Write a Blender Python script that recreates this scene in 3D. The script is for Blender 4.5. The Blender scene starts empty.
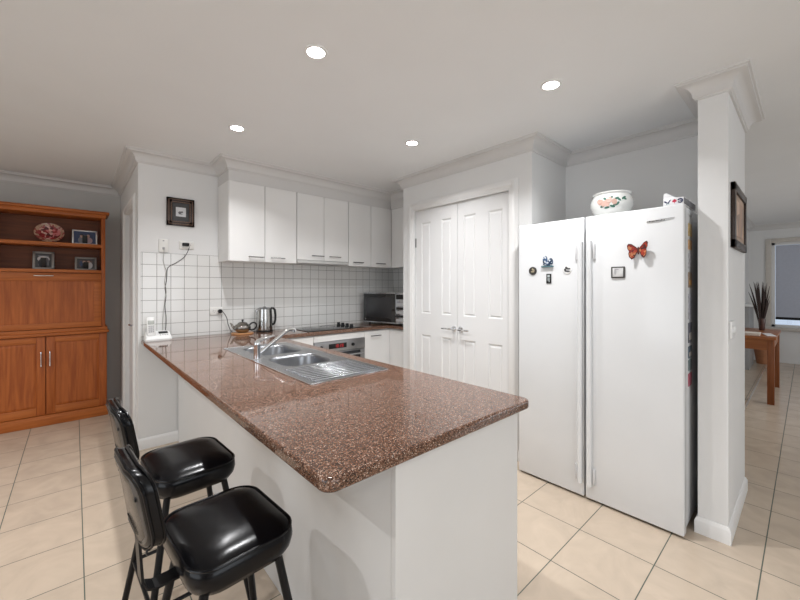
import bpy, bmesh, math, random
from mathutils import Vector, Matrix, Euler
random.seed(7)
C = bpy.context.scene.collection
PI = math.pi

# ---------------------------------------------------------------- camera, world, light, exposure
sc = bpy.context.scene
cam_d = bpy.data.cameras.new('camera'); cam = bpy.data.objects.new('camera', cam_d); C.objects.link(cam)
cam.location = (0, 0, 1.341); cam.rotation_euler = (PI/2, 0, math.radians(48.224 - 90))
cam_d.sensor_width = 36; cam_d.lens = 36*364/800; cam_d.shift_y = -13.5/800; cam_d.clip_start = .02
sc.camera = cam
sc.view_settings.view_transform = 'Standard'; sc.view_settings.look = 'None'
sc.view_settings.gamma = 1; sc.view_settings.use_curve_mapping = False
sc.view_settings.exposure = 0.08
w = bpy.data.worlds.new('world'); sc.world = w; w.use_nodes = True
w.node_tree.nodes['Background'].inputs[0].default_value = (.75, .85, 1, 1)
w.node_tree.nodes['Background'].inputs[1].default_value = .8

def area(name, loc, rot, sx, sy, power, col=(1, 1, 1), shape='RECTANGLE', spread=PI):
    d = bpy.data.lights.new(name, 'AREA'); d.shape = shape; d.size = sx
    if shape in ('RECTANGLE', 'ELLIPSE'): d.size_y = sy
    d.energy = power; d.color = col; d.spread = spread
    o = bpy.data.objects.new(name, d); C.objects.link(o); o.location = loc; o.rotation_euler = rot
    return o
# added fill lights at made-up windows behind the camera and beside the dining end
area('fill_rear', (.6, -2.97, 1.35), (-PI/2, 0, PI), 2.6, 1.7, 34, (.95, .98, 1))
area('fill_left', (-3.17, .4, 1.35), (0, -PI/2, 0), 1.7, 2.6, 28, (.95, .98, 1))
area('fill_dining', (6.4, -2.97, 1.35), (-PI/2, 0, PI), 2.2, 1.6, 26, (.95, .98, 1))
LIGHT_POWER = 9.6

# ---------------------------------------------------------------- materials
MATS = {}
def mat(name, col, rough=.5, metal=0, noise=.04, nscale=30, coat=0, emit=None, estr=0, trans=0, bump=0, bscale=200, spec=.5):
    if name in MATS: return MATS[name]
    m = bpy.data.materials.new(name); m.use_nodes = True; nt = m.node_tree; b = nt.nodes['Principled BSDF']
    b.inputs['Roughness'].default_value = rough; b.inputs['Metallic'].default_value = metal
    b.inputs['Coat Weight'].default_value = coat; b.inputs['Coat Roughness'].default_value = .04
    b.inputs['Specular IOR Level'].default_value = spec
    b.inputs['Transmission Weight'].default_value = trans
    tc = nt.nodes.new('ShaderNodeTexCoord')
    n = nt.nodes.new('ShaderNodeTexNoise'); n.inputs['Scale'].default_value = nscale; n.inputs['Detail'].default_value = 3
    nt.links.new(tc.outputs['Object'], n.inputs['Vector'])
    r = nt.nodes.new('ShaderNodeValToRGB')
    r.color_ramp.elements[0].position = .3; r.color_ramp.elements[1].position = .7
    r.color_ramp.elements[0].color = (*[max(0, c*(1-noise)) for c in col], 1)
    r.color_ramp.elements[1].color = (*[min(1, c*(1+noise)) for c in col], 1)
    nt.links.new(n.outputs['Fac'], r.inputs['Fac']); nt.links.new(r.outputs['Color'], b.inputs['Base Color'])
    if bump:
        n2 = nt.nodes.new('ShaderNodeTexNoise'); n2.inputs['Scale'].default_value = bscale
        nt.links.new(tc.outputs['Object'], n2.inputs['Vector'])
        bp = nt.nodes.new('ShaderNodeBump'); bp.inputs['Strength'].default_value = bump; bp.inputs['Distance'].default_value = .002
        nt.links.new(n2.outputs['Fac'], bp.inputs['Height']); nt.links.new(bp.outputs['Normal'], b.inputs['Normal'])
    if emit:
        b.inputs['Emission Color'].default_value = (*emit, 1); b.inputs['Emission Strength'].default_value = estr
    MATS[name] = m; return m

def wood(name, c1, c2, axis='Z', rough=.35):
    m = bpy.data.materials.new(name); m.use_nodes = True; nt = m.node_tree; b = nt.nodes['Principled BSDF']
    b.inputs['Roughness'].default_value = rough; b.inputs['Specular IOR Level'].default_value = .35
    tc = nt.nodes.new('ShaderNodeTexCoord'); mp = nt.nodes.new('ShaderNodeMapping')
    s = [22, 22, 22]; s['XYZ'.index(axis)] = 1.4; mp.inputs['Scale'].default_value = s
    nt.links.new(tc.outputs['Object'], mp.inputs['Vector'])
    n = nt.nodes.new('ShaderNodeTexNoise'); n.inputs['Scale'].default_value = 2; n.inputs['Detail'].default_value = 6; n.inputs['Distortion'].default_value = .6
    nt.links.new(mp.outputs['Vector'], n.inputs['Vector'])
    r = nt.nodes.new('ShaderNodeValToRGB'); r.color_ramp.elements[0].position = .32; r.color_ramp.elements[1].position = .68
    r.color_ramp.elements[0].color = (*c1, 1); r.color_ramp.elements[1].color = (*c2, 1)
    nt.links.new(n.outputs['Fac'], r.inputs['Fac']); nt.links.new(r.outputs['Color'], b.inputs['Base Color'])
    MATS[name] = m; return m

def tiles(name, axes, org, pitch, gw, c_tile, c_grout, rough, vary, marble=0, bump=.4):
    """square tiles laid on two world axes"""
    m = bpy.data.materials.new(name); m.use_nodes = True; nt = m.node_tree; L = nt.links.new; b = nt.nodes['Principled BSDF']
    tc = nt.nodes.new('ShaderNodeTexCoord'); sp = nt.nodes.new('ShaderNodeSeparateXYZ'); L(tc.outputs['Object'], sp.inputs[0])
    def M(op, a, bb=None):
        n = nt.nodes.new('ShaderNodeMath'); n.operation = op
        for i, v in enumerate((a, bb)):
            if v is None: continue
            if isinstance(v, (int, float)): n.inputs[i].default_value = v
            else: L(v, n.inputs[i])
        return n.outputs[0]
    masks = []; ids = []
    for ax, o, p in zip(axes, org, pitch):
        q = M('DIVIDE', M('SUBTRACT', sp.outputs[ax], o), p)
        d = M('ABSOLUTE', M('SUBTRACT', M('FRACT', q), .5))
        masks.append(M('GREATER_THAN', d, .5 - gw/2/p)); ids.append(M('FLOOR', q))
    g = M('MAXIMUM', *masks)
    cx = nt.nodes.new('ShaderNodeCombineXYZ'); L(ids[0], cx.inputs[0]); L(ids[1], cx.inputs[1])
    wn = nt.nodes.new('ShaderNodeTexWhiteNoise'); L(cx.outputs[0], wn.inputs['Vector'])
    n = nt.nodes.new('ShaderNodeTexNoise'); n.inputs['Scale'].default_value = 5; n.inputs['Detail'].default_value = 6; n.inputs['Distortion'].default_value = 1.2
    va = nt.nodes.new('ShaderNodeVectorMath'); va.operation = 'MULTIPLY_ADD'
    L(cx.outputs[0], va.inputs[0]); va.inputs[1].default_value = (3.7, 5.3, 1); L(tc.outputs['Object'], va.inputs[2]); L(va.outputs[0], n.inputs['Vector'])
    val = M('ADD', M('MULTIPLY', M('SUBTRACT', wn.outputs['Value'], .5), vary), M('MULTIPLY', M('SUBTRACT', n.outputs['Fac'], .5), marble))
    hs = nt.nodes.new('ShaderNodeHueSaturation'); hs.inputs['Color'].default_value = (*c_tile, 1); L(M('ADD', val, 1.0), hs.inputs['Value'])
    mx = nt.nodes.new('ShaderNodeMix'); mx.data_type = 'RGBA'; L(g, mx.inputs[0]); L(hs.outputs[0], mx.inputs[6]); mx.inputs[7].default_value = (*c_grout, 1)
    L(mx.outputs[2], b.inputs['Base Color'])
    L(M('ADD', M('MULTIPLY', g, .5), rough), b.inputs['Roughness'])
    bp = nt.nodes.new('ShaderNodeBump'); bp.inputs['Strength'].default_value = bump; bp.inputs['Distance'].default_value = .002
    L(M('SUBTRACT', 1.0, g), bp.inputs['Height']); L(bp.outputs[0], b.inputs['Normal'])
    MATS[name] = m; return m

def granite(name):
    m = bpy.data.materials.new(name); m.use_nodes = True; nt = m.node_tree; L = nt.links.new; b = nt.nodes['Principled BSDF']
    tc = nt.nodes.new('ShaderNodeTexCoord')
    v = nt.nodes.new('ShaderNodeTexVoronoi'); v.inputs['Scale'].default_value = 400; L(tc.outputs['Object'], v.inputs['Vector'])
    sp = nt.nodes.new('ShaderNodeSeparateColor'); L(v.outputs['Color'], sp.inputs[0])
    r = nt.nodes.new('ShaderNodeValToRGB'); cr = r.color_ramp; cr.interpolation = 'CONSTANT'
    cols = [(0, (.016, .010, .007)), (.16, (.074, .033, .019)), (.40, (.140, .066, .040)), (.64, (.215, .110, .070)), (.85, (.33, .20, .145)), (.96, (.55, .42, .34))]
    cr.elements[0].position = 0; cr.elements[0].color = (*cols[0][1], 1)
    cr.elements[1].position = cols[1][0]; cr.elements[1].color = (*cols[1][1], 1)
    for p, c in cols[2:]:
        e = cr.elements.new(p); e.color = (*c, 1)
    L(sp.outputs[0], r.inputs['Fac']); L(r.outputs['Color'], b.inputs['Base Color'])
    b.inputs['Roughness'].default_value = .05; b.inputs['Specular IOR Level'].default_value = .65
    MATS[name] = m; return m

def blotch(name, cols, scale, rough=.3):
    """random coloured patches"""
    m = bpy.data.materials.new(name); m.use_nodes = True; nt = m.node_tree; L = nt.links.new; b = nt.nodes['Principled BSDF']
    tc = nt.nodes.new('ShaderNodeTexCoord'); v = nt.nodes.new('ShaderNodeTexVoronoi'); v.inputs['Scale'].default_value = scale
    L(tc.outputs['Object'], v.inputs['Vector']); sp = nt.nodes.new('ShaderNodeSeparateColor'); L(v.outputs['Color'], sp.inputs[0])
    r = nt.nodes.new('ShaderNodeValToRGB'); cr = r.color_ramp; cr.interpolation = 'CONSTANT'
    for i, c in enumerate(cols):
        if i < 2: e = cr.elements[i]; e.position = i/len(cols)
        else: e = cr.elements.new(i/len(cols))
        e.color = (*c, 1)
    L(sp.outputs[0], r.inputs['Fac']); L(r.outputs['Color'], b.inputs['Base Color']); b.inputs['Roughness'].default_value = rough
    MATS[name] = m; return m

WALL = mat('wall_paint', (.76, .76, .755), .6, noise=.01, nscale=3)
CEIL = mat('ceiling_paint', (.81, .82, .825), .75, noise=.01, nscale=3)
SHADEDWALL = mat('hall_shaded_paint', (.57, .565, .545), .7, noise=.01, nscale=3)  # low light on the hall end wall is put into this grey
TRIM = mat('gloss_trim_paint', (.80, .795, .785), .35, noise=.01, nscale=4)
DOORP = mat('door_enamel', (.77, .77, .77), .28, noise=.01, nscale=4)
LAM = mat('white_laminate', (.79, .785, .775), .3, noise=.01, nscale=4)
PANEL = mat('painted_panel', (.72, .715, .70), .38, noise=.015, nscale=4)
ENAMEL = mat('fridge_enamel', (.73, .74, .75), .22, noise=.01, nscale=5, bump=.02, bscale=60)
PLASTIC = mat('white_plastic', (.82, .82, .81), .35, noise=.01)
IVORY = mat('ivory_plastic', (.78, .77, .74), .35, noise=.01)
GREYP = mat('grey_plastic', (.42, .42, .43), .4)
BLACKP = mat('black_plastic', (.010, .010, .011), .3, spec=.35)
CHROME = mat('chrome', (.80, .81, .83), .08, 1, noise=.02)
STEEL = mat('brushed_steel', (.50, .51, .53), .24, 1, noise=.06, nscale=60)
SATIN = mat('satin_nickel', (.34, .34, .34), .25, 1, noise=.04)
DARKSTEEL = mat('dark_steel', (.34, .35, .36), .2, 1, noise=.05)
VINYL = mat('black_vinyl', (.003, .003, .0042), .22, noise=.2, nscale=60, bump=.05, bscale=120, spec=.25)
BLACKMETAL = mat('black_enamel_steel', (.005, .005, .006), .35, noise=.1, spec=.25)
BACKP = mat('backrest_plate', (.075, .066, .060), .32, noise=.2)
GLASSB = mat('black_glass', (.010, .011, .012), .03, noise=.1, spec=.8)
OVENG = mat('oven_glass', (.02, .022, .025), .06, noise=.1)
RED = mat('red_display', (.05, .002, .002), .3, emit=(1, .05, .06), estr=.35)
LENS = mat('lamp_lens', (1, 1, 1), .3, emit=(1, .97, .93), estr=30)
GRAN = granite('polished_red_granite')
FLOOR = tiles('beige_floor_tile', (0, 1), (.032, .838), (.341, .3465), .0045, (.55, .45, .352), (.085, .10, .08), .22, .05, .42)
WTILE = tiles('white_wall_tile', (0, 2), (.413, .9255), (.1015, .0998), 0.0032, (.76, .76, .745), (.19, .18, .17), .12, .03, .02)
WTILE2 = tiles('white_wall_tile_side', (1, 2), (3.648, .9255), (.1015, .0998), 0.0032, (.76, .76, .745), (.19, .18, .17), .12, .03, .02)
WOODV = wood('cherry_upright', (.30, .070, .013), (.47, .130, .027), 'Z', .45)
WOODH = wood('cherry_horizontal', (.345, .090, .017), (.49, .145, .031), 'X', .45)
WOODD = wood('cherry_back', (.13, .036, .010), (.20, .058, .017), 'X', .5)
TABLEW = wood('table_oak', (.24, .075, .020), (.33, .115, .032), 'Y')
TABLED = wood('table_leg_oak', (.17, .050, .013), (.25, .078, .022), 'Z')
TRIVET = wood('trivet_wood', (.42, .19, .07), (.55, .27, .11), 'X')
FRAMEB = wood('dark_frame_wood', (.022, .014, .011), (.05, .03, .023), 'X')
FRAMEG = mat('pewter_frame', (.25, .235, .22), .35, .5)
FRAMES = mat('silver_frame', (.72, .71, .70), .25, .6)
BEIGE = mat('beige_mat', (.42, .30, .22), .6, noise=.25, nscale=9)
TERRA = mat('terracotta', (.45, .19, .09), .6, noise=.1)
REED = mat('dark_reed', (.035, .02, .017), .7, noise=.3)
TAN = mat('tan_fabric', (.50, .34, .21), .7)

# ---------------------------------------------------------------- mesh builder
OFF = {}
class B:
    def __init__(s): s.bm = bmesh.new()
    def _join(s, other): 
        me = bpy.data.meshes.new('tmp'); other.to_mesh(me); other.free(); s.bm.from_mesh(me); bpy.data.meshes.remove(me); return s
    def box(s, x0, x1, y0, y1, z0, z1, bev=0, seg=2, rot=None, piv=None):
        t = bmesh.new(); bmesh.ops.create_cube(t, size=1)
        for v in t.verts: v.co = Vector(((x0+x1)/2 + v.co.x*(x1-x0), (y0+y1)/2 + v.co.y*(y1-y0), (z0+z1)/2 + v.co.z*(z1-z0)))
        if bev: bmesh.ops.bevel(t, geom=t.edges[:], offset=bev, segments=seg, profile=.5, affect='EDGES')
        if rot is not None:
            p = Vector(piv) if piv else Vector(((x0+x1)/2, (y0+y1)/2, (z0+z1)/2))
            for v in t.verts: v.co = rot @ (v.co - p) + p
        return s._join(t)
    def tube(s, pts, r, n=10, closed=False, radii=None, cap=True):
        pts = [Vector(p) for p in pts]; N = len(pts); rings = []; up = None
        for i, p in enumerate(pts):
            if closed: d = pts[(i+1) % N] - pts[i-1]
            else: d = pts[min(i+1, N-1)] - pts[max(i-1, 0)]
            d.normalize()
            if up is None:
                up = Vector((0, 0, 1)) if abs(d.z) < .9 else Vector((1, 0, 0))
            a = d.cross(up).normalized(); b = a.cross(d).normalized(); up = b
            rr = radii[i] if radii else r
            rings.append([s.bm.verts.new(p + (a*math.cos(k*2*PI/n) + b*math.sin(k*2*PI/n))*rr) for k in range(n)])
        for i in range(N if closed else N-1):
            A, Bq = rings[i], rings[(i+1) % N]
            for k in range(n): s.bm.faces.new((A[k], A[(k+1) % n], Bq[(k+1) % n], Bq[k]))
        if cap and not closed:
            s.bm.faces.new(rings[0]); s.bm.faces.new(rings[-1][::-1])
        return s
    def lathe(s, prof, c=(0, 0, 0), n=32, sx=1, sy=1, M=None):
        c = Vector(c); rings = []
        for r, z in prof:
            if r < 1e-6: vs = [Vector((0, 0, z))]
            else: vs = [Vector((r*sx*math.cos(2*PI*k/n), r*sy*math.sin(2*PI*k/n), z)) for k in range(n)]
            rings.append([s.bm.verts.new(c + (M @ v if M else v)) for v in vs])
        for A, D in zip(rings, rings[1:]):
            for k in range(n):
                k2 = (k+1) % n
                if len(A) == 1 and len(D) == 1: continue
                if len(A) == 1: s.bm.faces.new((A[0], D[k2], D[k]))
                elif len(D) == 1: s.bm.faces.new((A[k], A[k2], D[0]))
                else: s.bm.faces.new((A[k], A[k2], D[k2], D[k]))
        return s
    def loft(s, rings, cap0=True, cap1=True):
        R = [[s.bm.verts.new(p) for p in ring] for ring in rings]; n = len(R[0])
        for A, D in zip(R, R[1:]):
            for k in range(n): s.bm.faces.new((A[k], A[(k+1) % n], D[(k+1) % n], D[k]))
        if cap0: s.bm.faces.new(R[0][::-1])
        if cap1: s.bm.faces.new(R[-1])
        return s
    def prism(s, pts, d):
        """extrude a planar polygon (3D points) along vector d"""
        d = Vector(d); a = [s.bm.verts.new(Vector(p)) for p in pts]; b = [s.bm.verts.new(Vector(p)+d) for p in pts]; n = len(a)
        s.bm.faces.new(a[::-1]); s.bm.faces.new(b)
        for k in range(n): s.bm.faces.new((a[k], a[(k+1) % n], b[(k+1) % n], b[k]))
        return s
    def disc(s, c, u, v, n=14):
        c, u, v = Vector(c), Vector(u), Vector(v)
        s.bm.faces.new([s.bm.verts.new(c + u*math.cos(2*PI*k/n) + v*math.sin(2*PI*k/n)) for k in range(n)]); return s
    def build(s, name, m, parent=None, smooth=True, angle=35):
        bm = s.bm; bmesh.ops.recalc_face_normals(bm, faces=bm.faces[:])
        if parent is not None:
            off = OFF.get(parent.name)
            if off is not None: bmesh.ops.translate(bm, verts=bm.verts[:], vec=-off)
        me = bpy.data.meshes.new(name); bm.to_mesh(me); bm.free()
        o = bpy.data.objects.new(name, me); C.objects.link(o)
        if parent is not None:
            o.parent = parent
            if parent.name in OFF: OFF[o.name] = OFF[parent.name]
        me.materials.append(m)
        if smooth:
            try: me.shade_smooth(); me.set_sharp_from_angle(angle=math.radians(angle))
            except Exception: pass
        return o
def tag(o, label, cat, group=None):
    o['label'] = label; o['category'] = cat
    if group: o['group'] = group
    return o
def thing(name, label, cat, loc=(0, 0, 0), group=None, rotz=None):
    """Empty at the thing's base. Parts are given in world coordinates unless rotz is set (then local)."""
    o = bpy.data.objects.new(name, None); C.objects.link(o); o.location = loc; o.empty_display_size = .05
    if rotz is None: OFF[o.name] = Vector(loc)
    else: o.rotation_euler = (0, 0, rotz)
    return tag(o, label, cat, group)
def struct(o): o['kind'] = 'structure'; return o
def single(b, name, m, loc, label, cat, group=None, **k):
    bmesh.ops.translate(b.bm, verts=b.bm.verts[:], vec=-Vector(loc))
    o = b.build(name, m, **k); o.location = loc; OFF[o.name] = Vector(loc); return tag(o, label, cat, group)
def rrect(cx, cy, hx, hy, r, seg=6):
    r = min(r, hx*.999, hy*.999); out = []
    for sx, sy, a0 in ((1, 1, 0), (-1, 1, PI/2), (-1, -1, PI), (1, -1, 1.5*PI)):
        for k in range(seg+1):
            a = a0 + PI/2*k/seg; out.append((cx + sx*(hx-r) + r*math.cos(a), cy + sy*(hy-r) + r*math.sin(a)))
    return out
def arc(p0, p1, p2, n=10):
    p0, p1, p2 = map(Vector, (p0, p1, p2))
    return [(1-t)**2*p0 + 2*t*(1-t)*p1 + t*t*p2 for t in [k/n for k in range(n+1)]]
def smoothpath(pts, n=8):
    pts = [Vector(p) for p in pts]; out = []
    P = [2*pts[0]-pts[1]] + pts + [2*pts[-1]-pts[-2]]
    for i in range(1, len(P)-2):
        for k in range(n):
            t = k/n; a, b, c, d = P[i-1], P[i], P[i+1], P[i+2]
            out.append(.5*((2*b) + (c-a)*t + (2*a-5*b+4*c-d)*t*t + (3*b-a-3*c+d)*t**3))
    out.append(pts[-1]); return out

# ---------------------------------------------------------------- room shell
H = 2.448
XH, YB, YH = .386, 3.653, 5.20          # hall wall face, kitchen back wall face, hall end wall face
XP, YPR, YPL = 2.551, 1.375, 2.804      # pantry front, its two sides
XN = 3.148                              # side wall of the nook
XR, YR = 3.122, .399                    # fridge recess
XC, YC, XE = 2.538, .275, 3.29          # pillar-like wall end
XF, YF = 9.3, .72                       # dining end
XL, YS = -3.2, -3.0
struct(B().box(XL-.1, XF+.1, YS-.1, YH+.1, -.1, 0).build('floor', FLOOR, smooth=False))
struct(B().box(XL-.1, XF+.1, YS-.1, YH+.1, H, H+.1).build('ceiling', CEIL, smooth=False))
struct(B().box(XH, 3.29, YB, YB+.10, 0, H).build('wall_back', WALL, smooth=False))
DY0, DY1, DZ = 3.86, 4.63, 2.07
b = B(); b.box(XH, XH+.11, YB+.10, DY0, 0, H); b.box(XH, XH+.11, DY1, YH, 0, H); b.box(XH, XH+.11, DY0, DY1, DZ, H)
struct(b.build('wall_hall', WALL, smooth=False))
struct(B().box(XL, XH+.11, YH, YH+.1, 0, H).build('wall_end', SHADEDWALL, smooth=False))
struct(B().box(XN, XN+.14, YPL-.1, YB, 0, H).build('wall_nook', WALL, smooth=False))
PY0, PY1, PZ = 1.565, 2.640, 2.10
b = B(); b.box(XP, XP+.1, YPR, PY0, 0, H); b.box(XP, XP+.1, PY1, YPL, 0, H); b.box(XP, XP+.1, PY0, PY1, PZ, H)
b.box(XP+.1, XN, YPL-.1, YPL, 0, H); b.box(XP+.1, XR, YPR, YPR+.1, 0, H)
struct(b.build('wall_pantry', WALL, smooth=False))
struct(B().box(XR, XE, YR, YPR+.1, 0, H).build('wall_recess', WALL, smooth=False))
struct(B().box(XC, XE, YC, YR, 0, H).build('wall_nib', WALL, smooth=False))
struct(B().box(XE, XF, YF, YF+.1, 0, H).build('wall_dining', WALL, smooth=False))
WY0, WY1, WZ0, WZ1 = -.75, .43, .62, 2.12
b = B(); b.box(XF, XF+.1, YS, WY0, 0, H); b.box(XF, XF+.1, WY1, YF+.1, 0, H); b.box(XF, XF+.1, WY0, WY1, 0, WZ0); b.box(XF, XF+.1, WY0, WY1, WZ1, H)
struct(b.build('wall_far', WALL, smooth=False))
def win_wall(name, axis, pos, thick, a0, a1, w0, w1, z0, z1):
    b = B()
    def bx(p, q, za, zb):
        if axis == 'x': b.box(pos, pos+thick, p, q, za, zb)
        else: b.box(p, q, pos, pos+thick, za, zb)
    bx(a0, w0, 0, H); bx(w1, a1, 0, H); bx(w0, w1, 0, z0); bx(w0, w1, z1, H)
    struct(b.build(name, WALL, smooth=False))
win_wall('wall_left', 'x', XL-.1, .1, YS, YH, -1.0, 1.8, .4, 2.2)
b = B()
for x0, x1, z0, z1 in ((XL, -.8, 0, H), (2.0, 5.2, 0, H), (7.6, XF, 0, H), (-.8, 2.0, 0, .4), (-.8, 2.0, 2.2, H), (5.2, 7.6, 0, .4), (5.2, 7.6, 2.2, H)): b.box(x0, x1, YS-.1, YS, z0, z1)
struct(b.build('wall_rear', WALL, smooth=False))
BLIND = mat('blue_grey_blind', (.50, .53, .62), .7, noise=.03)
def window(name, axis, pos, a0, a1, z0, z1, cols):
    def bx(b, p, q, za, zb, d0, d1):
        if axis == 'x': b.box(pos+d0, pos+d1, p, q, za, zb, .003)
        else: b.box(p, q, pos+d0, pos+d1, za, zb, .003)
    b = B(); f = .045
    bx(b, a0, a1, z0, z0+f, -.03, .03); bx(b, a0, a1, z1-f, z1, -.03, .03)
    for k in range(cols+1):
        c = a0 + f/2 + (a1-a0-f)*k/cols; bx(b, c-f/2, c+f/2, z0, z1, -.03, .03)
    return struct(b.build(name, TRIM))
w1 = window('window_1', 'x', XF+.05, WY0, WY1, WZ0, WZ1, 1)
B().box(XF+.03, XF+.04, WY0+.05, WY1-.05, .80, WZ1-.05).build('blind', BLIND, w1)
B().box(XF+.02, XF+.045, WY0+.05, WY1-.05, .755, .80, .004).build('blind_rail', BLACKP, w1)
GLASS = mat('window_glass', (.9, .95, 1), .02, trans=1, noise=0)
B().box(XF+.06, XF+.066, WY0+.04, WY1-.04, WZ0+.04, WZ1-.04).build('pane', GLASS, w1)
b = B(); a = .075
b.box(XF-.02, XF, WY0-a, WY0, WZ0-.06, WZ1+a, .004); b.box(XF-.02, XF, WY1, WY1+a, WZ0-.06, WZ1+a, .004); b.box(XF-.02, XF, WY0, WY1, WZ1, WZ1+a, .004)
b.box(XF-.05, XF, WY0-a, WY1+a, WZ0-.06, WZ0, .006); b.build('architrave', mat('beige_trim', (.62, .58, .53), .4), w1)
w2 = window('added_window_2', 'y', YS-.05, -.8, 2.0, .4, 2.2, 3); B().box(-.75, 1.95, YS-.056, YS-.05, .44, 2.16).build('pane', GLASS, w2)  # unseen window, added as the opening for the rear fill light
w3 = window('added_window_3', 'x', XL-.05, -1.0, 1.8, .4, 2.2, 3); B().box(XL-.056, XL-.05, -.95, 1.75, .44, 2.16).build('pane', GLASS, w3)  # another added window out of view, framing the left fill light
w4 = window('added_window_4', 'y', YS-.05, 5.2, 7.6, .4, 2.2, 2); B().box(5.25, 7.55, YS-.056, YS-.05, .44, 2.16).build('pane', GLASS, w4)  # made-up window where the dining fill light sits

# cornice: one moulding swept round the room, mitred at each corner; the room lies to the right of the path
path = [(XL, YH), (XH, YH), (XH, YB), (.992, YB), (.992, 3.336), (2.833, 3.336), (2.833, YPL), (XP, YPL), (XP, YPR), (XR, YPR), (XR, YR), (XC, YR), (XC, YC), (XE, YC), (XE, YF), (XF, YF), (XF, YS), (XL, YS)]
prof = [(0, -.092), (.010, -.092), (.012, -.084), (.018, -.081), (.021, -.072)] + [(.021+.052*(1-math.cos(t)), -.072+.052*math.sin(t)) for t in [PI/2*k/6 for k in range(1, 7)]] + [(.078, -.019), (.080, -.010), (.088, -.008), (.091, 0), (0, 0)]
def sweep(path, prof, z, closed=True):
    b = B(); n = len(path); rings = []
    for i in range(n):
        p = Vector(path[i]); a = Vector(path[i-1]); c = Vector(path[(i+1) % n])
        def nr(u, v): d = (v-u).normalized(); return Vector((d.y, -d.x))
        if not closed and i == 0: m = nr(p, c)
        elif not closed and i == n-1: m = nr(a, p)
        else:
            n1, n2 = nr(a, p), nr(p, c); m = (n1+n2)/(1+n1.dot(n2))
        rings.append([b.bm.verts.new((p.x+m.x*d, p.y+m.y*d, z+h)) for d, h in prof])
    k = len(prof)
    for i in range(n if closed else n-1):
        A, D = rings[i], rings[(i+1) % n]
        for j in range(k): b.bm.faces.new((A[j], A[(j+1) % k], D[(j+1) % k], D[j]))
    if not closed: b.bm.faces.new(rings[0]); b.bm.faces.new(rings[-1][::-1])
    return b
CORN = mat('cornice_paint', (.66, .65, .64), .6, noise=.01, nscale=4)
struct(sweep(path, prof, H).build('trim_1', CORN, angle=25))
skp = [(0, 0), (.013, 0), (.013, .066), (.010, .074), (.004, .086), (0, .088)]
def skirt(name, pts): struct(sweep(pts, skp, 0, False).build(name, TRIM, angle=25))
skirt('baseboard_end', [(XL, YH), (XH, YH), (XH, DY1+.07)])
skirt('baseboard_back', [(XH, DY0-.07), (XH, YB), (.672, YB)])
skirt('baseboard_pantry', [(XP, PY0-.085), (XP, YPR), (XR, YPR), (XR, YR), (XC, YR), (XC, YC), (XE, YC), (XE, YF), (XF, YF)])
# architraves
def architrave(name, x, y0, y1, z1, wd):
    b = B()
    for (d0, d1, t) in ((0, wd, .010), (.012, wd-.008, .016), (.030, wd-.018, .020)):
        b.box(x-t, x, y0-d1, y0-d0, 0, z1+d1, .003); b.box(x-t, x, y1+d0, y1+d1, 0, z1+d1, .003); b.box(x-t, x, y0-d0, y1+d0, z1+d0, z1+d1, .003)
    struct(b.build(name, TRIM))
architrave('trim_2', XH, DY0, DY1, DZ, .066)
architrave('trim_3', XP, PY0, PY1, PZ, .082)
# hall door
d1 = struct(B().box(XH+.03, XH+.066, DY0, DY1, .008, DZ, .002).build('door_1', DOORP))
B().tube([(XH+.03, DY0+.07, 1.0), (XH-.02, DY0+.07, 1.0), (XH-.025, DY0+.16, 1.0)], .008).build('door_handle', DARKSTEEL, d1)
# pantry double doors
def leaf(name, y0, y1, cols, hinge_y, hy, hd):
    x0 = XP+.022; x1 = XP+.06
    o = struct(B().box(x0+.010, x1, y0, y1, .010, PZ-.003, .001).build(name, DOORP))
    zs = [(.010, .20), (.867, 1.077), (1.972, PZ-.003)]
    cs = sorted(cols); ys = [y0] + [v for c in cs for v in c] + [y1]
    b = B()
    for a, c in zs: b.box(x0, x0+.0102, y0, y1, a, c)
    for k in range(0, len(ys), 2):
        for za, zb in ((.20, .867), (1.077, 1.972)): b.box(x0, x0+.0102, ys[k], ys[k+1], za, zb)
    b.build('rails', DOORP, o, smooth=False)
    for c0, c1 in cs:
        for za, zb in ((.20, .867), (1.077, 1.972)):
            b = B(); i1, i2 = .009, .024
            def ring(i, x): return [(x, c0+i, za+i), (x, c1-i, za+i), (x, c1-i, zb-i*1.3), (x, c0+i, zb-i*1.3)]
            b.loft([ring(.0, x0+.001), ring(i1, x0+.0098), ring(i1+.004, x0+.0098), ring(i2, x0+.003)], cap0=False, cap1=True)
            b.build('panel', DOORP, o, smooth=False)
    for z in (.25, 1.78): B().box(x0-.010, x0+.004, hinge_y-.006, hinge_y+.006, z-.045, z+.045, .002).build('hinge', SATIN, o)
    h = B(); hz = .957
    M = Matrix.Rotation(-PI/2, 3, 'Y')
    h.lathe([(0, 0), (.026, 0), (.026, .006), (.022, .010), (.010, .012), (.009, .045), (0, .046)], (x0, hy, hz), 20, M=M)
    h.tube([(x0-.042, hy, hz), (x0-.046, hy+hd*.02, hz), (x0-.044, hy+hd*.115, hz-.002)], .008, radii=[.009, .009, .007])
    h.build('door_handle', CHROME, o)
leaf('door_2', 2.1025, PY1-.003, [(2.177, 2.293), (2.435, 2.558)], PY1-.004, 2.140, 1)
leaf('door_3', PY0+.003, 2.0995, [(1.639, 1.775), (1.904, 2.033)], PY0+.004, 2.062, -1)

# tiles on the kitchen walls
struct(B().box(.404, XN, YB-.006, YB, .90, 1.625).build('wall_back_tiling', WTILE, smooth=False))
struct(B().box(XN-.006, XN, YPL, YB-.006, .90, 1.57).build('wall_nook_tiling', WTILE2, smooth=False))

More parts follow.
